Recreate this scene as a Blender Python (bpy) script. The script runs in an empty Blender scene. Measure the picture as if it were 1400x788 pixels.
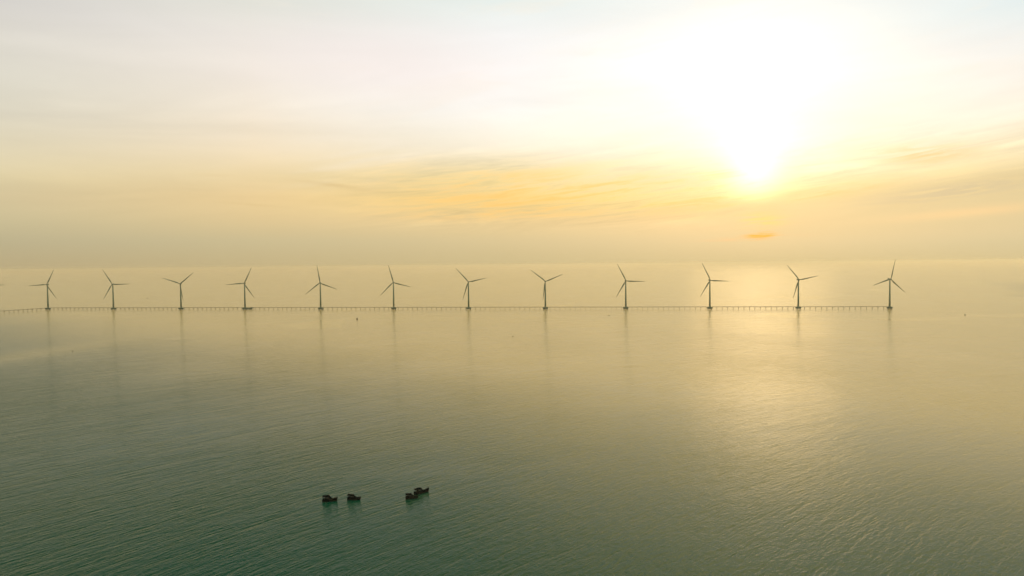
import bpy, bmesh, math, random
from mathutils import Vector, Matrix
random.seed(7)
S = bpy.context.scene
COL = S.collection
R = math.radians

# ------------------------------------------------------------------ camera
CAM_H, F_PX, W0, H0 = 160.0, 933.0, 1400.0, 788.0
PITCH, ROLL = -1.96, 0.57
cam = bpy.data.cameras.new('camera')
cam.sensor_width = 36.0
cam.lens = 36.0 * F_PX / W0
cam.clip_start = 1.0
cam.clip_end = 200000.0
camo = bpy.data.objects.new('camera', cam)
COL.objects.link(camo)
CAM_M = (Matrix.Translation((0, 0, CAM_H)) @ Matrix.Rotation(R(90 + PITCH), 4, 'X') @ Matrix.Rotation(R(-ROLL), 4, 'Z'))
camo.matrix_world = CAM_M
S.camera = camo

def ray(px, py):
    d = Vector(((px - W0 / 2) / F_PX, -(py - H0 / 2) / F_PX, -1.0))
    return (CAM_M.to_3x3() @ d).normalized()
def ground(px, py, z=0.0):
    d = ray(px, py)
    t = (z - CAM_H) / d.z
    return Vector((d.x * t, d.y * t, z))
def azel(px, py):
    d = ray(px, py)
    return math.degrees(math.atan2(d.x, d.y)), math.degrees(math.asin(d.z))

# ------------------------------------------------------------------ render look
S.view_settings.view_transform = 'Standard'
S.view_settings.look = 'None'
S.view_settings.exposure = 0.0
S.view_settings.gamma = 1.0
S.view_settings.use_curve_mapping = False
S.render.engine = 'CYCLES'
S.cycles.use_denoising = True
S.cycles.volume_bounces = 3
S.cycles.max_bounces = 6

# ------------------------------------------------------------------ node helper
class N:
    """a node socket with arithmetic"""
    def __init__(s, nt, sock): s.nt, s.s = nt, sock
    def _m(s, op, *a, clamp=False):
        n = s.nt.nodes.new('ShaderNodeMath'); n.operation = op; n.use_clamp = clamp
        for i, v in enumerate((s,) + a):
            if isinstance(v, N): s.nt.links.new(v.s, n.inputs[i])
            else: n.inputs[i].default_value = v
        return N(s.nt, n.outputs[0])
    def __add__(s, o): return s._m('ADD', o)
    def __sub__(s, o): return s._m('SUBTRACT', o)
    def __mul__(s, o): return s._m('MULTIPLY', o)
    def __truediv__(s, o): return s._m('DIVIDE', o)
    def pw(s, o): return s._m('POWER', o)
    def sqrt(s): return s._m('SQRT')
    def exp(s): return s._m('EXPONENT')
    def mx(s, o): return s._m('MAXIMUM', o)
    def mn(s, o): return s._m('MINIMUM', o)
    def sin(s): return s._m('SINE')
    def atan2(s, o): return s._m('ARCTAN2', o)
    def asin(s): return s._m('ARCSINE')
    def absv(s): return s._m('ABSOLUTE')
    def rng(s, a, b, c=0.0, d=1.0, kind='SMOOTHSTEP'):
        n = s.nt.nodes.new('ShaderNodeMapRange'); n.interpolation_type = kind
        s.nt.links.new(s.s, n.inputs[0])
        for i, v in zip((1, 2, 3, 4), (a, b, c, d)): n.inputs[i].default_value = v
        return N(s.nt, n.outputs[0])
def vec(nt, x, y, z=0.0):
    n = nt.nodes.new('ShaderNodeCombineXYZ')
    for i, v in enumerate((x, y, z)):
        if isinstance(v, N): nt.links.new(v.s, n.inputs[i])
        else: n.inputs[i].default_value = v
    return N(nt, n.outputs[0])
def noise(nt, v, scale, detail=4.0, rough=0.5, dist=0.0):
    n = nt.nodes.new('ShaderNodeTexNoise')
    nt.links.new(v.s, n.inputs['Vector'])
    n.inputs['Scale'].default_value = scale; n.inputs['Detail'].default_value = detail
    n.inputs['Roughness'].default_value = rough; n.inputs['Distortion'].default_value = dist
    return N(nt, n.outputs[0])
def mixc(nt, f, a, b, mode='MIX'):
    n = nt.nodes.new('ShaderNodeMix'); n.data_type = 'RGBA'; n.blend_type = mode
    for i, v in ((0, f), (6, a), (7, b)):
        if isinstance(v, N): nt.links.new(v.s, n.inputs[i])
        elif i == 0: n.inputs[0].default_value = v
        else: n.inputs[i].default_value = tuple(v) + (1.0,)
    return N(nt, n.outputs[2])
def scale_c(nt, c, k):
    n = nt.nodes.new('ShaderNodeVectorMath'); n.operation = 'SCALE'
    if isinstance(c, N): nt.links.new(c.s, n.inputs[0])
    else: n.inputs[0].default_value = c
    if isinstance(k, N): nt.links.new(k.s, n.inputs['Scale'])
    else: n.inputs['Scale'].default_value = k
    return N(nt, n.outputs[0])
def add_c(nt, a, b):
    n = nt.nodes.new('ShaderNodeVectorMath'); n.operation = 'ADD'
    nt.links.new(a.s, n.inputs[0]); nt.links.new(b.s, n.inputs[1])
    return N(nt, n.outputs[0])
def lin(c):
    return tuple((v / 255 / 12.92 if v / 255 <= 0.04045 else ((v / 255 + 0.055) / 1.055) ** 2.4) for v in c)
def ramp(nt, f, stops, interp='LINEAR'):
    n = nt.nodes.new('ShaderNodeValToRGB'); r = n.color_ramp; r.interpolation = interp
    nt.links.new(f.s, n.inputs[0])
    while len(r.elements) > 1: r.elements.remove(r.elements[-1])
    stops = sorted(stops)
    r.elements[0].position = stops[0][0]; r.elements[0].color = tuple(stops[0][1]) + (1,)
    for p, c in stops[1:]:
        e = r.elements.new(p); e.color = tuple(c) + (1,)
    return N(nt, n.outputs[0])

# ------------------------------------------------------------------ sky
SUN_AZ, SUN_EL = azel(1040, 195)
world = bpy.data.worlds.new('World'); S.world = world
world.use_nodes = True
wt = world.node_tree; wt.nodes.clear()
out = wt.nodes.new('ShaderNodeOutputWorld'); bg = wt.nodes.new('ShaderNodeBackground')
bg.inputs['Strength'].default_value = 0.1
wt.links.new(bg.outputs[0], out.inputs[0])
sky = wt.nodes.new('ShaderNodeTexSky'); sky.sky_type = 'NISHITA'; sky.sun_disc = False
sky.sun_elevation = R(SUN_EL); sky.sun_rotation = R(SUN_AZ)
sky.air_density = 1.5; sky.dust_density = 4.0; sky.ozone_density = 1.0
nish = N(wt, sky.outputs[0])
tc = wt.nodes.new('ShaderNodeTexCoord')
sp = wt.nodes.new('ShaderNodeSeparateXYZ'); wt.links.new(tc.outputs['Generated'], sp.inputs[0])
dx, dy, dz = (N(wt, sp.outputs[i]) for i in range(3))
az = dx.atan2(dy) * (180 / math.pi)          # degrees, 0 = +Y, + to the right
el = dz.asin() * (180 / math.pi)
# veil of evening cloud: colour by elevation in five bearings (degrees are those of the real sky)
EMAX = 90.0
rows = (0, 50, 100, 150, 200, 240, 270, 300, 330, 362)
cols = {
    0:    [(222,218,212),(228,223,212),(231,226,211),(229,222,202),(229,217,186),(228,212,170),(224,206,163),(209,195,154),(195,183,146),(193,176,135)],
    350:  [(228,229,219),(241,236,227),(244,235,223),(247,235,216),(248,230,199),(247,223,174),(244,214,158),(228,203,152),(210,194,151),(203,184,138)],
    700:  [(232,242,239),(249,250,250),(255,253,252),(255,255,250),(255,247,226),(255,233,172),(254,221,143),(239,211,155),(223,203,155),(211,192,143)],
    1040: [(246,251,251),(253,254,251),(255,254,248),(255,253,244),(255,251,232),(255,246,206),(255,236,170),(242,215,163),(231,211,163),(226,204,151)],
    1400: [(230,243,245),(244,246,244),(250,246,238),(252,245,228),(252,237,197),(240,218,166),(232,212,162),(232,211,165),(223,206,160),(219,199,149)],
}
# above the picture: teal dimmed left, gold boosted over the sun for the water
TOP = [(62, (2.3, 2.0, 1.35)), (90, (3.0, 2.6, 1.8))]  # unseen zenith, raised to light haze and water
upper = {0: [(22.2, (.10, .20, .14)), (27, (.010, .050, .034)), (47, (.0, .045, .03))],
         350: [(22.2, (.22, .30, .20)), (27, (.018, .060, .040)), (47, (.0, .05, .033))],
         700: [(22.2, (1.05, .95, .62)), (30, (1.8, 1.35, .55)), (48, (.10, .18, .09))],
         1040: [(22.2, (2.6, 2.1, 1.1)), (30, (6.0, 4.2, 1.6)), (50, (.6, .6, .25))],
         1400: [(22.2, (1.2, 1.1, .7)), (30, (4.0, 3.0, 1.2)), (50, (.4, .42, .2))]}
elf = el.mx(0.0) / EMAX
veil, prev = None, None
for px in sorted(cols):
    st = []
    for y, c in zip(rows, cols[px]):
        st.append((max(0.0, azel(px, y)[1]) / EMAX, lin(c)))
    st.append((21.7 / EMAX, lin(cols[px][0])))
    st += [(max(e, 24.0) / EMAX, c) for e, c in upper[px] + TOP]
    rc = ramp(wt, elf, st)
    a = azel(px, 350)[0]
    veil = rc if veil is None else mixc(wt, az.rng(prev, a, kind='LINEAR'), veil, rc)
    prev = a
# unseen sky to the sides and behind, brightened to light the haze
back = ramp(wt, elf, [(0.0, (1.0, .84, .52)), (0.2, (1.6, 1.38, .92)), (0.6, (2.3, 2.0, 1.35)), (1.0, (3.0, 2.6, 1.8))])
side = (az - 8.0).absv().rng(60, 140)
veil = mixc(wt, side, veil, back)

# (all cloud shapes are set by bearing and elevation)
# cloud streaks: noise stretched along the horizon, tilted a little upwards to the right
def cloud(kx, ky, tilt, detail=5, rough=.55, dist=0.6, off=0.0):
    return noise(wt, vec(wt, az * kx + off, (el - az * tilt) * ky, 3.7 + off), 1.0, detail, rough, dist)
c1 = cloud(0.045, 0.30, 0.05)
c2 = cloud(0.09, 0.85, 0.09, 8, .64, 1.1, off=11.0)
c3 = cloud(0.02, 0.10, -0.12, off=5.0)
c4 = cloud(0.17, 2.1, 0.11, 7, .66, 1.3, off=21.0)
band = el.rng(2.0, 5.0) * el.rng(24, 12)
wisp = ((c2 - 0.5) * 0.75 + (c4 - 0.5) * 0.5) * el.rng(2.0, 4.5) * el.rng(11, 7) * az.rng(-20, -2)
broad = (c1 - 0.5) * 0.30 * band + (c3 - 0.5) * 0.22 * el.rng(3, 9)
fac = (wisp + broad + 1.0).mx(0.1)
veil = scale_c(wt, veil, fac)
amber = (c2 * .6 + c4 * .4).rng(.42, .62) * az.rng(-16, 0) * az.rng(24, 17) * el.rng(3.2, 4.6) * el.rng(9.5, 6.2)
veil = mixc(wt, amber * 0.8, veil, lin((255, 203, 116)))
pale = cloud(0.07, 0.5, 0.12, 7, .62, 1.2, off=31.0).rng(.48, .72) * az.rng(-30, -10) * el.rng(5, 9)
veil = mixc(wt, pale * 0.30, veil, lin((255, 244, 228)))

def blob(a0, e0, wa, we, tilt=0.0, p=1.0):
    u = (az - a0) / wa
    v = (el - (az - a0) * tilt - e0) / we
    return ((u * u + v * v) * -1.0 * p).exp()
def pblob(px, py, wx, wy, tilt=0.0):
    a, e = azel(px, py)
    ca = math.cos(R(a))
    return blob(a, e, wx / F_PX * 57.3 * ca * ca, wy / F_PX * 57.3 * ca, tilt)
# bank of cloud low on the right, in front of the glow
def dark(v, f, col, k):
    return mixc(wt, f * k, v, lin(col))
ragged = (c2 - 0.5) * 2.0 + (c4 - 0.5) * 1.6
a_r = az - azel(1035, 0)[0]
edge = el - (a_r.mx(0.0) * 0.10 + azel(1035, 278)[1]) - ragged * 1.1 * a_r.rng(0, 8)
bank = edge.rng(0.6, -0.8) * az.rng(azel(900, 0)[0], azel(1060, 0)[0]) * el.rng(1.0, 2.6)
veil = mixc(wt, bank * 0.8, veil, lin((228, 208, 160)))
bw, bp = pblob(1265, 212, 75, 14, -0.06), pblob(1330, 290, 110, 7, 0.06)
veil = mixc(wt, bw * c4.rng(.36, .60) * 0.9, veil, lin((238, 212, 155)))
b2 = pblob(1290, 236, 120, 9, 0.05)
veil = mixc(wt, b2 * c4.rng(.60, .40) * 0.6, veil, lin((255, 232, 172)))
b3 = pblob(1300, 262, 130, 12, 0.09)
veil = mixc(wt, b3 * c4.rng(.40, .56) * 0.9, veil, lin((214, 198, 160)))
b4 = pblob(1135, 262, 75, 9, .12)
veil = mixc(wt, b4 * c4.rng(.42, .58) * 0.8, veil, lin((240, 206, 142)))
b5 = pblob(955, 278, 80, 8, .10)
veil = mixc(wt, b5 * c4.rng(.44, .58) * 0.7, veil, lin((244, 206, 140)))
veil = mixc(wt, bp * 0.7, veil, lin((252, 217, 160)))
veil = mixc(wt, pblob(520, 85, 190, 50, -.05) * 0.5, veil, lin((255, 241, 237)))
# thin dark streaks in the left half
for (px, py, wx, wy, tl, k) in ((462, 254, 48, 2.6, -.10, .55), (505, 262, 40, 2.2, -.12, .4), (345, 280, 38, 2.0, -.07, .35),
                                (610, 299, 30, 2.2, -.06, .35), (300, 240, 26, 2, 0.0, .25), (925, 288, 70, 4, .10, .35)):
    veil = mixc(wt, pblob(px, py, wx, wy, tl) * c2.rng(.3, .6) * k, veil, lin((226, 196, 140)))
# orange light through the gaps under the sun
gap = cloud(0.22, 3.6, 0.03, 5, .65, 1.0, off=2.0).rng(.40, .58)
veil = mixc(wt, pblob(1042, 302, 28, 11) * gap * 0.75, veil, lin((255, 220, 128)))
veil = mixc(wt, pblob(1022, 326, 60, 3.0, .03) * gap * 0.55, veil, lin((252, 200, 140)))
veil = mixc(wt, (pblob(1040, 322, 17, 4.0, .06) * 1.7).mn(1.0) * (gap * .8 + .2), veil, lin((255, 186, 76)))
# the veiled sun itself: bright, and cut off below by the bank
cut = (edge - ragged * 0.45).rng(-0.45, 0.6)
a0, e0 = azel(1032, 245)
g1 = blob(a0, e0 + 0.5, 1.9, 1.7) * 0.9 + blob(a0, e0 + 2.6, 3.2, 1.6) * 0.45
g2 = blob(a0, e0 + 5.0, 4.6, 4.0) * 0.22
g3 = blob(a0 - 2.0, e0 + 6.5, 16, 8) * 0.06
uu, vv = (az - (a0 - 1.0)) / 7.0, (el - (e0 + 8.5)) / 3.4
hd = ((uu * uu + vv * vv) * -1.0).exp() * 0.3
glow = g1 * cut + g2 * cut * el.rng(4.8, 8.5) + g3 * cut * el.rng(5.5, 10)
veil = add_c(wt, veil, scale_c(wt, (1.0, 0.80, 0.50), glow))
veil = add_c(wt, veil, scale_c(wt, (1.0, 0.88, 0.62), hd))
full = mixc(wt, 0.93, scale_c(wt, nish, 0.6), scale_c(wt, veil, 10.0))
wt.links.new(full.s, bg.inputs['Color'])

# ------------------------------------------------------------------ sun, veiled by cloud
sl = bpy.data.lights.new('sun', 'SUN')
sl.energy = 0.034; sl.angle = R(11.0); sl.color = (1.0, 0.62, 0.24)
so = bpy.data.objects.new('sun', sl); COL.objects.link(so)
sd = Vector((math.sin(R(SUN_AZ)) * math.cos(R(SUN_EL)), math.cos(R(SUN_AZ)) * math.cos(R(SUN_EL)), math.sin(R(SUN_EL))))
so.rotation_euler = sd.to_track_quat('Z', 'Y').to_euler()
so.location = (0, 0, 400)

# ------------------------------------------------------------------ materials
def mat(name, color, rough=0.6, spec=0.4, grime=0.25, gscale=0.6, metallic=0.0, dirt=(.05, .045, .035)):
    m = bpy.data.materials.new(name); m.use_nodes = True
    nt = m.node_tree; b = nt.nodes['Principled BSDF']
    t = nt.nodes.new('ShaderNodeTexCoord')
    v = N(nt, t.outputs['Object'])
    f = noise(nt, v, gscale, 5, .6).rng(.42, .72)
    c = mixc(nt, f * grime, color, dirt)
    nt.links.new(c.s, b.inputs['Base Color'])
    b.inputs['Roughness'].default_value = rough
    b.inputs['Specular IOR Level'].default_value = spec
    b.inputs['Metallic'].default_value = metallic
    return m
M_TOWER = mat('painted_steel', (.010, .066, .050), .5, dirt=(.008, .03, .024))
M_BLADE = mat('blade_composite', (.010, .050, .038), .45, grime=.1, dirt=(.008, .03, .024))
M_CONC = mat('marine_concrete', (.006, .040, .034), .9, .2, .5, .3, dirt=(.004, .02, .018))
M_DECK = mat('bridge_concrete', (.10, .09, .055), .9, .2, .4, .2)
M_STEEL = mat('galvanised_rail', (.18, .18, .16), .6)
M_HULL = mat('tarred_hull', (.001, .002, .003), 1.0, .0, .4, 1.2, dirt=(.001, .0015, .002))
M_CABIN = mat('weathered_cabin', (.001, .003, .004), 1.0, .0, .4, 1.5, dirt=(.001, .002, .0025))
M_ROOF = mat('cabin_roof', (.001, .002, .003), 1.0, .0, dirt=(.001, .0015, .002))
M_GLASS = mat('cabin_window', (.03, .04, .04), .2, .5, .1)

# ------------------------------------------------------------------ water
def make_water():
    m = bpy.data.materials.new('sea_water'); m.use_nodes = True
    nt = m.node_tree; b = nt.nodes['Principled BSDF']
    g = nt.nodes.new('ShaderNodeNewGeometry')
    s = nt.nodes.new('ShaderNodeSeparateXYZ'); nt.links.new(g.outputs['Position'], s.inputs[0])
    x, y = N(nt, s.outputs[0]), N(nt, s.outputs[1])
    P = N(nt, g.outputs['Position'])
    # the wave fronts bend round a shoal off to the right: crests are arcs about (CX, CY)
    CX, CY = 1100.0, -600.0
    ux, uy = x - CX, y - CY
    wob = noise(nt, vec(nt, x, y), 0.004, 2) * 14.0
    r = (ux * ux + uy * uy).sqrt() + wob
    th = uy.atan2(ux * -1.0) * 1500.0
    w1 = noise(nt, vec(nt, r * 0.17, th * 0.024, 1.0), 1.0, 4, .6, .2)       # 12 m fronts
    w2 = noise(nt, vec(nt, r * 0.42, th * 0.10, 4.0), 1.0, 3, .6, .2)        # 4 m waves
    w3 = noise(nt, vec(nt, x, y * 1.0, 0.0), 0.55, 3, .6)                    # chop
    w4 = noise(nt, vec(nt, (x * .82 + y * .57) * .24, (y * .82 - x * .57) * .10, 9.0), 1.0, 3, .55, .2)
    w5 = noise(nt, vec(nt, r * 0.040, th * 0.007, 13.0), 1.0, 3, .6, .3)     # long swell, still readable far out
    w6 = noise(nt, vec(nt, x * .004, y * .0065, 17.0), 1.0, 2, .5, .5)   # a second train
    dist = (x * x + y * y).sqrt()
    far = dist.rng(450, 2400, 1.0, .5)
    gust = noise(nt, vec(nt, x * 1.0, y * 0.6), 0.0035, 3, .5).rng(.3, .7, .5, 1.15)
    slick = noise(nt, vec(nt, x * .8, y * 1.0, 20.0), 0.0016, 4, .6, 1.2).rng(.60, .68)
    w1 = w1 * .65 + ((w1 - .5).absv() * -2.0 + 1.0) * .22
    hgt = (w1 * WV[0] + w2 * WV[1] + w3 * WV[2] + w4 * WV[3]) * gust * (slick * -0.55 + 1.0) * far + w5 * 1.3 * dist.rng(300, 1200, .3, 1.0) + w6 * 1.4
    bp_ = nt.nodes.new('ShaderNodeBump'); bp_.inputs['Strength'].default_value = 1.0
    bp_.inputs['Distance'].default_value = 1.0
    nt.links.new(hgt.s, bp_.inputs['Height'])
    nt.links.new(bp_.outputs[0], b.inputs['Normal'])
    # green near; tan beyond and right, sky reflection painted into the base colour
    tint_noise = noise(nt, vec(nt, x, y * .7, 7.0), 0.0016, 4, .55, .8) - 0.5
    tan_sheen = (y + x * 0.8 + tint_noise * 380.0).rng(330, 1250)
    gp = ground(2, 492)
    pu, pv = (x - gp.x + (tint_noise * 260.0)) / 60.0, (y - gp.y + x * 0.2 - gp.x * 0.2) / 330.0
    tan_sheen = (tan_sheen + ((pu * pu + pv * pv) * -1.0).exp() * .32).mn(1.0)
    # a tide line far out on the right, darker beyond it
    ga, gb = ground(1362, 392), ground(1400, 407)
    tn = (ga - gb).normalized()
    sd_ = (x - ga.x) * tn.y - (y - ga.y) * tn.x + (tint_noise * 500.0)
    tan_sheen = tan_sheen * (sd_.rng(-40, 60, 0, 1) * y.rng(2500, 3000) * y.rng(5200, 4200) * -0.35 + 1.0)
    c = mixc(nt, tan_sheen, (.000, .028, .018), (.225, .190, .080))
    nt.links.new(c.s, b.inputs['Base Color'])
    ro = dist.rng(600, 2300, .06, .20, 'LINEAR') * (slick * -0.25 + 1.0)
    nt.links.new(ro.s, b.inputs['Roughness'])
    b.inputs['IOR'].default_value = 1.155
    me = bpy.data.meshes.new('sea')
    E = 60000.0
    # one sheet, finer strips in front so shading stays precise
    ring = [-E, -8000, -2000, 0, 2000, 8000, E]
    vs = [(a, b_, 0.0) for b_ in ring for a in ring]
    n = len(ring)
    fs = [(j * n + i, j * n + i + 1, (j + 1) * n + i + 1, (j + 1) * n + i) for j in range(n - 1) for i in range(n - 1)]
    me.from_pydata(vs, [], fs); me.update()
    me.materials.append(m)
    o = bpy.data.objects.new('sea', me); COL.objects.link(o)
    o['kind'] = 'structure'
    return o
WV = (1.35, .60, .17, .22)
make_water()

# ------------------------------------------------------------------ haze
def make_haze():
    bm = bmesh.new(); bmesh.ops.create_cube(bm, size=1.0)
    me = bpy.data.meshes.new('haze'); 
    bmesh.ops.scale(bm, vec=(130000, 130000, 177.0), verts=bm.verts)
    bmesh.ops.translate(bm, vec=(0, 0, 177.0 / 2 - 1.0), verts=bm.verts)
    bm.to_mesh(me); bm.free()
    m = bpy.data.materials.new('evening_haze'); m.use_nodes = True
    nt = m.node_tree; nt.nodes.clear()
    o_ = nt.nodes.new('ShaderNodeOutputMaterial'); v = nt.nodes.new('ShaderNodeVolumePrincipled')
    v.inputs['Color'].default_value = (.93, .87, .74, 1)
    v.inputs['Density'].default_value = 0.00006
    v.inputs['Anisotropy'].default_value = 0.68
    nt.links.new(v.outputs[0], o_.inputs['Volume'])
    me.materials.append(m)
    o = bpy.data.objects.new('haze', me); COL.objects.link(o)
    o['kind'] = 'stuff'
make_haze()

# ------------------------------------------------------------------ mesh helpers
def link(name, bm, material, parent=None):
    me = bpy.data.meshes.new(name)
    bmesh.ops.recalc_face_normals(bm, faces=bm.faces)
    bm.to_mesh(me); bm.free()
    me.materials.append(material)
    o = bpy.data.objects.new(name, me); COL.objects.link(o)
    if parent: o.parent = parent
    return o
def thing(name, label, cat, loc, rz=0.0, group=None):
    o = bpy.data.objects.new(name, None); COL.objects.link(o)
    o.location = loc; o.rotation_euler = (0, 0, rz)
    o['label'] = label; o['category'] = cat
    if group: o['group'] = group
    return o
def box(bm, x0, x1, y0, y1, z0, z1):
    r = bmesh.ops.create_cube(bm, size=1.0)
    for v in r['verts']:
        v.co = Vector(((x0 + x1) / 2 + v.co.x * (x1 - x0), (y0 + y1) / 2 + v.co.y * (y1 - y0), (z0 + z1) / 2 + v.co.z * (z1 - z0)))
def loft(bm, rings, cap=True):
    vr = [[bm.verts.new(p) for p in ring] for ring in rings]
    for a, b in zip(vr, vr[1:]):
        n = len(a)
        for i in range(n): bm.faces.new((a[i], a[(i + 1) % n], b[(i + 1) % n], b[i]))
    if cap: bm.faces.new(vr[0]); bm.faces.new(vr[-1])
def tube(bm, p0, p1, r0, r1=None, n=10):
    r1 = r0 if r1 is None else r1
    p0, p1 = Vector(p0), Vector(p1)
    q = (p1 - p0).to_track_quat('Z', 'Y').to_matrix()
    rings = [[p + q @ Vector((rr * math.cos(2 * math.pi * i / n), rr * math.sin(2 * math.pi * i / n), 0)) for i in range(n)] for p, rr in ((p0, r0), (p1, r1))]
    loft(bm, rings)
def smooth(o):
    for p in o.data.polygons: p.use_smooth = True
def copy_tree(o, parent=None):
    c = o.copy(); COL.objects.link(c); c.parent = parent
    for ch in list(o.children): copy_tree(ch, c)
    return c

# ------------------------------------------------------------------ wind turbines
HUB, BL = 100.0, 67.0
ROTOR_Y = -5.2            # the rotor stands before the tower, on the camera's side
def make_turbine():
    t = thing('wind_turbine', '', 'wind turbine', (0, 0, 0), 0)
    bm = bmesh.new(); n = 24
    prof = [(11.4, 3.1), (40, 2.75), (70, 2.3), (HUB - 2.2, 1.85)]
    loft(bm, [[Vector((r * math.cos(2 * math.pi * i / n), r * math.sin(2 * math.pi * i / n), z)) for i in range(n)] for z, r in prof])
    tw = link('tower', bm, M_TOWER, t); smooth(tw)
    bm = bmesh.new(); box(bm, -.55, .55, -3.25, -2.95, 11.6, 14.0); link('door', bm, M_STEEL, tw)
    bm = bmesh.new()
    loft(bm, [[Vector((r * math.cos(2 * math.pi * i / n), r * math.sin(2 * math.pi * i / n), z)) for i in range(n)] for z, r in ((8.6, 3.7), (11.0, 3.7), (11.4, 3.35))])
    link('transition_piece', bm, M_TOWER, t)
    # nacelle with sloped tail
    bm = bmesh.new()
    def sec(y, w, z0, z1):
        b = .35
        return [Vector(p) for p in ((-w, y, z0 + b), (-w + b, y, z0), (w - b, y, z0), (w, y, z0 + b), (w, y, z1 - b), (w - b, y, z1), (-w + b, y, z1), (-w, y, z1 - b))]
    loft(bm, [sec(-3.6, 1.5, HUB - 1.5, HUB + 1.6), sec(-2.4, 2.1, HUB - 2.2, HUB + 2.2), sec(6.5, 2.1, HUB - 2.2, HUB + 2.3), sec(9.5, 1.8, HUB - 1.2, HUB + 2.3)])
    na = link('nacelle', bm, M_TOWER, t)
    bm = bmesh.new(); box(bm, -1.3, 1.3, 6.4, 8.6, HUB + 2.32, HUB + 3.5); link('cooler', bm, M_STEEL, na)
    # hub with a rounded nose
    bm = bmesh.new()
    loft(bm, [[Vector((r * math.cos(2 * math.pi * i / 20), y, HUB + r * math.sin(2 * math.pi * i / 20))) for i in range(20)] for y, r in
              ((-3.6, 1.5), (-4.2, 2.0), (-6.0, 2.1), (-7.2, 1.6), (-7.9, .8), (-8.1, .15))])
    smooth(link('hub', bm, M_BLADE, t))
    # one blade, along +Z from the rotor centre
    bm = bmesh.new(); rings = []
    for s_, ch, th, tw_ in ((.0, 2.5, 2.5, 0), (.04, 2.5, 2.4, 0), (.10, 3.4, 1.9, 12), (.2, 4.6, 1.25, 11), (.35, 3.8, .85, 8), (.55, 2.9, .55, 5), (.75, 2.1, .36, 3), (.92, 1.3, .2, 1), (.985, .7, .1, 0), (1, .15, .04, 0)):
        z = 1.2 + s_ * (BL - 1.2); ring = []
        for i in range(14):
            a = 2 * math.pi * i / 14
            c = math.cos(a); xx = ch * (.5 * c + (.18 if s_ > .06 else 0)); yy = th * .5 * math.sin(a) * (1 - .35 * c if s_ > .06 else 1)
            q = R(tw_)
            ring.append(Vector((xx * math.cos(q) - yy * math.sin(q), xx * math.sin(q) + yy * math.cos(q) - 1.6 * s_ ** 2, z)))
        rings.append(ring)
    loft(bm, rings)
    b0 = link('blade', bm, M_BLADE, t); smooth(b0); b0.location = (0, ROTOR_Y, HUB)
    for k in range(2):
        b = b0.copy(); COL.objects.link(b); b.parent = t
    # pile cap: chamfered slab on raking piles
    bm = bmesh.new(); n = 12
    def oct_(r, z): return [Vector((r * math.cos(2 * math.pi * (i + .5) / n), r * .92 * math.sin(2 * math.pi * (i + .5) / n), z)) for i in range(n)]
    loft(bm, [oct_(8.2, 3.2), oct_(9.6, 4.2), oct_(9.6, 7.4), oct_(9.2, 8.6)])
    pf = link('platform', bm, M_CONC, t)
    for i in range(8):
        a = 2 * math.pi * i / 8; bm = bmesh.new()
        tube(bm, (6.2 * math.cos(a), 5.7 * math.sin(a), 3.6), (8.0 * math.cos(a), 7.4 * math.sin(a), -2.5), .75)
        link('pile', bm, M_CONC, pf)
    bm = bmesh.new()
    for i in range(16):
        a = 2 * math.pi * i / 16; a2 = 2 * math.pi * (i + 1) / 16
        p, q = Vector((8.7 * math.cos(a), 8.0 * math.sin(a), 8.6)), Vector((8.7 * math.cos(a2), 8.0 * math.sin(a2), 8.6))
        tube(bm, p, p + Vector((0, 0, 1.1)), .06, n=5)
        tube(bm, p + Vector((0, 0, 1.1)), q + Vector((0, 0, 1.1)), .05, n=5)
    link('railing', bm, M_STEEL, pf)
    return t
L0, L1 = Vector((-1814.0, 2666.0)), Vector((1243.0, 2248.0))     # the row in plan
def solve_row(px):
    d = ray(px, 400); u = L1 - L0
    a, b, c, e = d.x, -u.x, d.y, -u.y
    det = a * e - b * c
    t = (L0.x * e - b * L0.y) / det
    return Vector((d.x * t, d.y * t))
spec = [
    (65.0, 63.5, 'wind turbine at the bend of the bridge, leftmost one shown whole'),
    (154.5, 0.5, 'wind turbine with one blade level to the right, second tower from the left'),
    (247.0, 40, 'wind turbine whose rotor makes a wide Y, third tower from the left'),
    (334.5, 64, 'wind turbine beside the broad landing platform, fourth tower from the left'),
    (438.0, 98.5, 'wind turbine with a blade almost straight up, fifth tower from the left'),
    (538.0, 105, 'wind turbine with its top blade leaning slightly left, sixth tower from the left'),
    (640.5, 132, 'wind turbine right of the frame-left half, seventh tower from the left'),
    (745.5, 142, 'wind turbine in the middle of the row, lower blade nearly hiding on its tower'),
    (855.5, 118, 'wind turbine with a level right blade, fourth tower from the right'),
    (970.5, 117, 'wind turbine under the left edge of the sun glow, third tower from the right'),
    (1091.5, 131, 'wind turbine right of the sun, second tower from the right'),
    (1216.5, 78, 'nearest and tallest wind turbine, at the right end of the bridge'),
    (-16.0, 0, 'wind turbine cut off by the left edge of the photo, only a blade tip showing'),
]
spec[6] = (640.5, 132, 'wind turbine with its upper blade leaning far left, seventh tower from the left')
bases = []
t0 = make_turbine()
YAW = R(5)
turbs = []
for i, (px, phi, lab) in enumerate(spec):
    turbs.append(t0 if i == 0 else copy_tree(t0))
for i, (t, (px, phi, lab)) in enumerate(zip(turbs, spec)):
    p = solve_row(px)
    t.location = (p.x, p.y, 0); t.rotation_euler = (0, 0, YAW + R(random.uniform(-1.2, 1.2)))
    t['label'] = lab; t['category'] = 'wind turbine'; t['group'] = 'wind turbines standing in a row in the sea'
    bases.append(p)
    bl = [c for c in t.children if c.name.split('.')[0] == 'blade']
    for k, b in enumerate(bl):
        b.location = (0, ROTOR_Y, HUB)
        # image angle phi counter-clockwise from +x, seen from -Y: blade +Z turned about Y
        b.rotation_euler = (0, R(90 - (phi + 120 * k)), 0)

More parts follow.
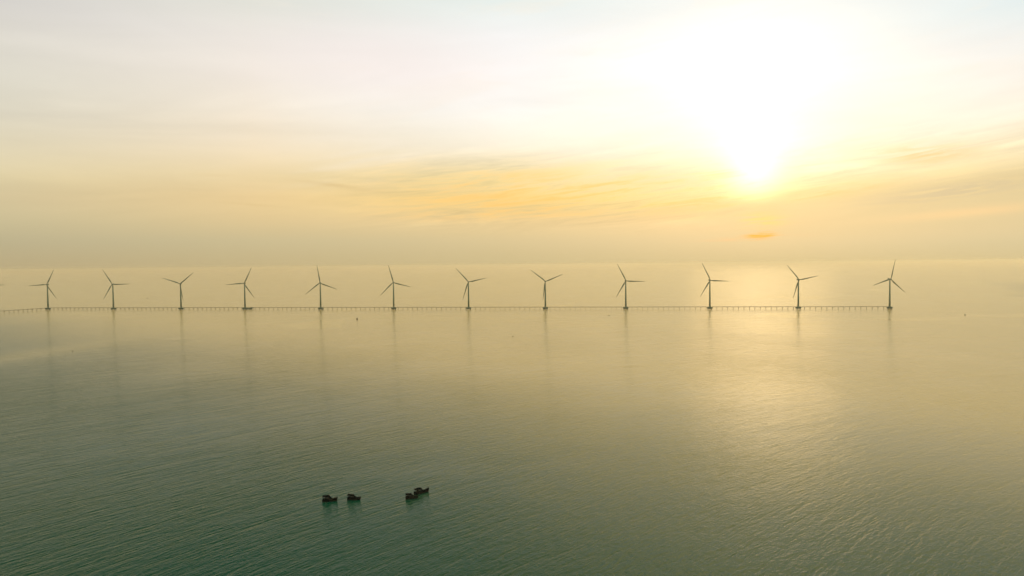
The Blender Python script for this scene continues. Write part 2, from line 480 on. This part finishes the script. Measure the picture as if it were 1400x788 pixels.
# ------------------------------------------------------------------ trestle bridge
u = (L1 - L0).normalized(); nrm = Vector((-u.y, u.x))            # nrm points away from the camera
OFF = 12.2
DZ = 8.7
e_r = bases[11] + nrm * OFF + u * 6.0
e_l = bases[0] + nrm * OFF - u * 8.0
bend_dir = Vector((-53.0, -177.0)).normalized()
bend0 = e_l + bend_dir * 0.0
bend1 = e_l + bend_dir * 420.0
br = thing('trestle_bridge', 'long low concrete trestle bridge on piles linking the wind turbines across the water', 'bridge', (e_l.x, e_l.y, 0))
o0 = Vector((e_l.x, e_l.y))
def deck_piece(bm, a, b, w, z0, z1, side=0.0):
    d = (b - a).normalized(); n_ = Vector((-d.y, d.x))
    pts = []
    for p in (a, b):
        for s_ in (-1, 1):
            q = p + n_ * (side + s_ * w / 2)
            pts.append(Vector((q.x, q.y)))
    vs = [bm.verts.new((q.x, q.y, z)) for z in (z0, z1) for q in pts]
    for f in ((0, 1, 3, 2), (4, 6, 7, 5), (0, 4, 5, 1), (2, 3, 7, 6), (0, 2, 6, 4), (1, 5, 7, 3)):
        bm.faces.new([vs[i] for i in f])
segs = [(e_l - o0, e_r - o0), (bend0 - o0, bend1 - o0)]
bm = bmesh.new(); deck_piece(bm, segs[0][0] - u * 2.2, segs[0][1], 4.4, DZ - 1.0, DZ); link('deck', bm, M_DECK, br)
bm = bmesh.new(); deck_piece(bm, segs[1][0] + bend_dir * 2.4, segs[1][1], 4.4, DZ - 1.004, DZ - .004); link('deck', bm, M_DECK, br)
for a, b in segs:
    d = (b - a).normalized()
    for sd_ in (-2.05, 2.05):
        bm = bmesh.new()
        for z in (DZ + .55, DZ + 1.05): deck_piece(bm, a + d * 4, b, .10, z, z + .1, sd_)
        L = (b - a).length; k = 6.0
        while k < L:
            p = a + d * k
            deck_piece(bm, p - d * .06, p + d * .06, .1, DZ, DZ + 1.1, sd_); k += 3.0
        link('railing', bm, M_STEEL, br)
# bents: two raking piles under a cross head, every 17.9 m
def bent_mesh():
    bm = bmesh.new()
    box(bm, -.55, .55, -2.6, 2.6, DZ - 2.0, DZ - 1.02)
    for s_ in (-1, 1): tube(bm, (0, 1.5 * s_, DZ - 1.9), (0, 2.1 * s_, -2.5), .42, n=8)
    return bm
b0 = link('pile_bent', bent_mesh(), M_DECK, br)
spots = []
SP = 17.9
for a, b in segs:
    d = (b - a).normalized(); L = (b - a).length; k = 5.0 if a is segs[0][0] else 14.0
    while k < L - 1:
        p = a + d * k; spots.append((p, math.atan2(d.y, d.x))); k += SP
spots.sort(key=lambda s_: (s_[0] + o0).length)
vis = [s_ for s_ in spots if (s_[0] + o0).x / (s_[0] + o0).y > -0.755]
hid = [s_ for s_ in spots if s_ not in vis]
for i, (p, a) in enumerate(vis[:100]):
    b = b0 if i == 0 else b0.copy()
    if i: COL.objects.link(b); b.parent = br
    b.location = (p.x, p.y, 0); b.rotation_euler = (0, 0, a)
bm = bmesh.new()
for p, a in vis[100:] + hid:
    t_ = bent_mesh(); tmp = bpy.data.meshes.new('tmp'); t_.to_mesh(tmp); t_.free()
    tmp.transform(Matrix.Translation((p.x, p.y, 0)) @ Matrix.Rotation(a, 4, 'Z'))
    bm.from_mesh(tmp); bpy.data.meshes.remove(tmp)
rest = link('far_pile_bents', bm, M_DECK, br); rest['kind'] = 'stuff'

# ------------------------------------------------------------------ landing platform beside the fourth turbine
p4 = bases[3] + u * 21.5 - nrm * 1.0
lp = thing('landing_platform', 'broad low landing platform on piles just right of the fourth turbine tower', 'platform', (p4.x, p4.y, 0), math.atan2(u.y, u.x))
bm = bmesh.new(); box(bm, -11, 11, -6, 6, 6.6, 7.8); link('slab', bm, M_CONC, lp)
bm = bmesh.new(); box(bm, -10.4, 10.4, -6.4, -6.02, 3.0, 7.2); link('fender_panel', bm, M_CONC, lp)
for i in range(5):
    for j in (-1, 1):
        bm = bmesh.new(); tube(bm, (-9 + 4.5 * i, 4.6 * j, 6.65), (-9 + 4.5 * i, 4.9 * j, -2.5), .55); link('pile', bm, M_CONC, lp)
bm = bmesh.new(); box(bm, 1.5, 7.5, -1.5, 3, 7.82, 10.2); sh = link('equipment_hut', bm, M_CONC, lp)
bm = bmesh.new()
for i in range(12):
    x = -10.8 + i * 21.6 / 11; box(bm, x - .05, x + .05, -5.95, -5.85, 7.8, 8.9)
box(bm, -10.9, 10.9, -5.95, -5.85, 8.92, 9.0); link('railing', bm, M_STEEL, lp)

# ------------------------------------------------------------------ fishing boats
def hull_mesh(L, B, bow=2.4, mid=1.3, stern=1.7):
    bm = bmesh.new(); rings = []; ns = 15
    for i in range(ns):
        s = i / (ns - 1)                        # 0 stern .. 1 bow
        x = (s - .5) * L
        w = B / 2 * (0.78 + .22 * math.sin(min(1, s / .45) * math.pi / 2)) * (1 - max(0, (s - .55) / .45) ** 2.2 * .97)
        top = mid + (stern - mid) * max(0, 1 - s / .4) ** 2 + (bow - mid) * max(0, (s - .45) / .55) ** 2.2
        rake = .9 * max(0, (s - .8) / .2) ** 1.5
        kz = -.7 + .55 * max(0, (s - .8) / .2) ** 2
        rings.append([Vector((x, 0, kz)), Vector((x + rake * .2, -w * .62, kz * .55)), Vector((x + rake * .5, -w * .9, .25)), Vector((x + rake, -w, top)),
                      Vector((x + rake, -w + min(.12, w * .5), top)), Vector((x + rake * .8, -max(w - .15, w * .5), top - .45)),
                      Vector((x + rake * .8, max(w - .15, w * .5), top - .45)), Vector((x + rake, w - min(.12, w * .5), top)),
                      Vector((x + rake, w, top)), Vector((x + rake * .5, w * .9, .25)), Vector((x + rake * .2, w * .62, kz * .55))])
    loft(bm, rings); return bm
def make_boat(name, label, px, py, heading, L=9.6, B=3.0, style=0, bow=2.5, group='dark fishing boats on the near water'):
    g = ground(px, py)
    t = thing(name, label, 'fishing boat', (g.x, g.y, 0), heading, group)
    h = link('hull', hull_mesh(L, B, bow), M_HULL, t)
    bm = bmesh.new()
    for s_ in (-1, 1): box(bm, -L * .5, L * .1, s_ * B * .5 * .97 + (.0 if s_ > 0 else -.1), s_ * B * .5 * .97 + (.1 if s_ > 0 else 0), .72, .88)
    link('rubbing_strake', bm, M_CABIN, h)
    x0, x1 = -L * .47, -L * .02
    w = B * .40
    zt = 3.6 if style != 1 else 3.3
    xm = x0 + (x1 - x0) * .46
    bm = bmesh.new()                      # wheelhouse: walls round a pair of openings
    box(bm, xm, x1, -w, w, .62, 2.35)
    for (a_, b_) in ((xm, xm + .18), (x1 - .18, x1)):
        for s_ in (-1, 1): box(bm, a_, b_, s_ * w - (.16 if s_ > 0 else 0), s_ * w + (.16 if s_ < 0 else 0), 2.35, zt)
    box(bm, xm, x1, -w, w, zt - .55, zt)
    cb = link('wheelhouse', bm, M_CABIN, t)
    bm = bmesh.new(); box(bm, xm + .2, x1 - .2, -w + .04, -w + .08, 2.37, zt - .57); link('window', bm, M_GLASS, cb)
    bm = bmesh.new(); box(bm, x1 - .09, x1 - .05, -w + .18, w - .18, 2.37, zt - .57); link('window', bm, M_GLASS, cb)
    bm = bmesh.new()                      # stern canopy on posts
    for xx in (x0 + .05, xm - .7):
        for s_ in (-1, 1): tube(bm, (xx, s_ * w, .7), (xx, s_ * w, zt - .05), .09, n=6)
    box(bm, x0, xm - .02, -w, w, .6, 1.8)
    box(bm, x0, xm - .02, -w, w, zt - .35, zt - .06)
    box(bm, xm - .3, xm - .03, -w + .01, w - .01, 1.81, zt - .36)
    link('stern_frame', bm, M_CABIN, t)
    bm = bmesh.new(); box(bm, x0 - .25, x1 + .3, -w - .2, w + .2, zt + .003, zt + .16)
    rf = link('roof', bm, M_ROOF, t)
    bm = bmesh.new()                      # gear heaped on the roof
    for k in range(4):
        xx = x0 + .5 + k * .95 + random.uniform(-.2, .2); hh = random.uniform(.2, .6)
        box(bm, xx, xx + .7, -w * .6, w * .5, zt + .163, zt + .163 + hh)
    link('net_pile', bm, M_HULL, rf)
    bm = bmesh.new()                      # tarpaulin sloping forward over the fish hold
    ax = x1 + (1.9 if style == 0 else 2.4); az_ = 1.9 if style == 0 else 1.6
    vs = [bm.verts.new(p) for p in ((x1 + .02, -w, zt - .35), (x1 + .02, w, zt - .35), (ax, w * .85, az_), (ax, -w * .85, az_), (x1 + .02, -w, 1.0), (x1 + .02, w, 1.0), (ax, w * .85, 1.0), (ax, -w * .85, 1.0))]
    for f in ((0, 1, 2, 3), (4, 7, 6, 5), (0, 3, 7, 4), (1, 5, 6, 2), (3, 2, 6, 7), (0, 4, 5, 1)): bm.faces.new([vs[i] for i in f])
    link('tarpaulin', bm, M_CABIN, t)
    bm = bmesh.new(); mx = x1 + .6
    tube(bm, (mx, 0, .6), (mx, 0, 4.4 if style == 0 else 3.6), .08, .05, 6)
    tube(bm, (mx, 0, 2.9), (mx + 2.2, 0, 2.0), .06, .04, 6)
    link('mast', bm, M_HULL, t)
    bm = bmesh.new(); box(bm, ax + .3, ax + 1.3, -.7, .7, .7, 1.6); link('hatch', bm, M_CABIN, t)
    bm = bmesh.new()
    for s_ in (-1, 1):
        tube(bm, (L * .36, s_ * .85, 1.5), (L * .36, s_ * .85, bow + .1), .05, n=5)
        tube(bm, (L * .36, s_ * .85, bow + .1), (L * .56, s_ * .1, bow + .5), .05, n=5)
    link('bow_rail', bm, M_HULL, t)
    return t
make_boat('fishing_boat', 'dark fishing boat with see-through wheelhouse, leftmost of the four near boats', 450.5, 685.5, R(4), 9.4, 3.0, 0, 2.7)
make_boat('fishing_boat', 'dark fishing boat with low bow, second from the left, alone on open water', 483.5, 683.5, R(-6), 8.6, 2.8, 1, 2.2)
make_boat('fishing_boat', 'dark fishing boat lying just below and left of the rightmost boat', 562.5, 682.0, R(12), 8.0, 2.9, 1, 1.9)
make_boat('fishing_boat', 'dark fishing boat angled away to the right, farthest right of the four near boats', 576.0, 674.5, R(34), 10.6, 3.1, 0, 2.9)

# small craft scattered far out: a low sampan with a person-high awning
def make_sampan(label, px, py, heading, L, tall=1.0, cat='boat'):
    g = ground(px, py)
    t = thing('sampan', label, cat, (g.x, g.y, 0), heading, 'tiny boats scattered far out')
    link('hull', hull_mesh(L, L * .28, L * .2, L * .11, L * .15), M_HULL, t)
    bm = bmesh.new(); h0, h1, w = L * .06, L * .38 * tall, L * .1
    ring = [Vector((0, -w, h0)), Vector((0, -w, h1 * .7)), Vector((0, -w * .6, h1 * .95)), Vector((0, 0, h1)), Vector((0, w * .6, h1 * .95)), Vector((0, w, h1 * .7)), Vector((0, w, h0))]
    loft(bm, [[v + Vector((xx, 0, 0)) for v in ring] for xx in (-L * .3, L * .1)])
    link('awning', bm, M_CABIN, t)
    return t
for args in (
    ('small black boat seen end-on, just below the bridge left of the sixth turbine', 488.3, 437.3, R(80), 9.0, 1.7),
    ('tiny boat on the water far right, below the level of the bridge', 1319.5, 431.0, R(20), 6.0, 1.1),
    ('tiny faint boat below the bridge, just left of the fourth turbine from the right', 832.5, 431.8, R(5), 5.5, .6),
    ('tiny boat beyond the bridge between the second and third turbines', 201.5, 408.0, R(8), 9.0, .6),
    ('tiny dark boat on the near water far left, below the second turbine', 99.0, 480.2, R(0), 2.6, .8),
    ('tiny boat below the bridge between the seventh and eighth turbines', 701.0, 460.4, R(0), 2.8, .7),
    ('faint speck of a boat near the horizon, leftmost of three in a line', 1122.0, 371.3, R(0), 24, .6),
    ('faint speck of a boat near the horizon, middle one of three', 1142.0, 372.3, R(0), 20, .6),
    ('faint speck of a boat near the horizon, nearest of three to the last turbine', 1156.5, 372.3, R(0), 22, .6),
): make_sampan(*args)
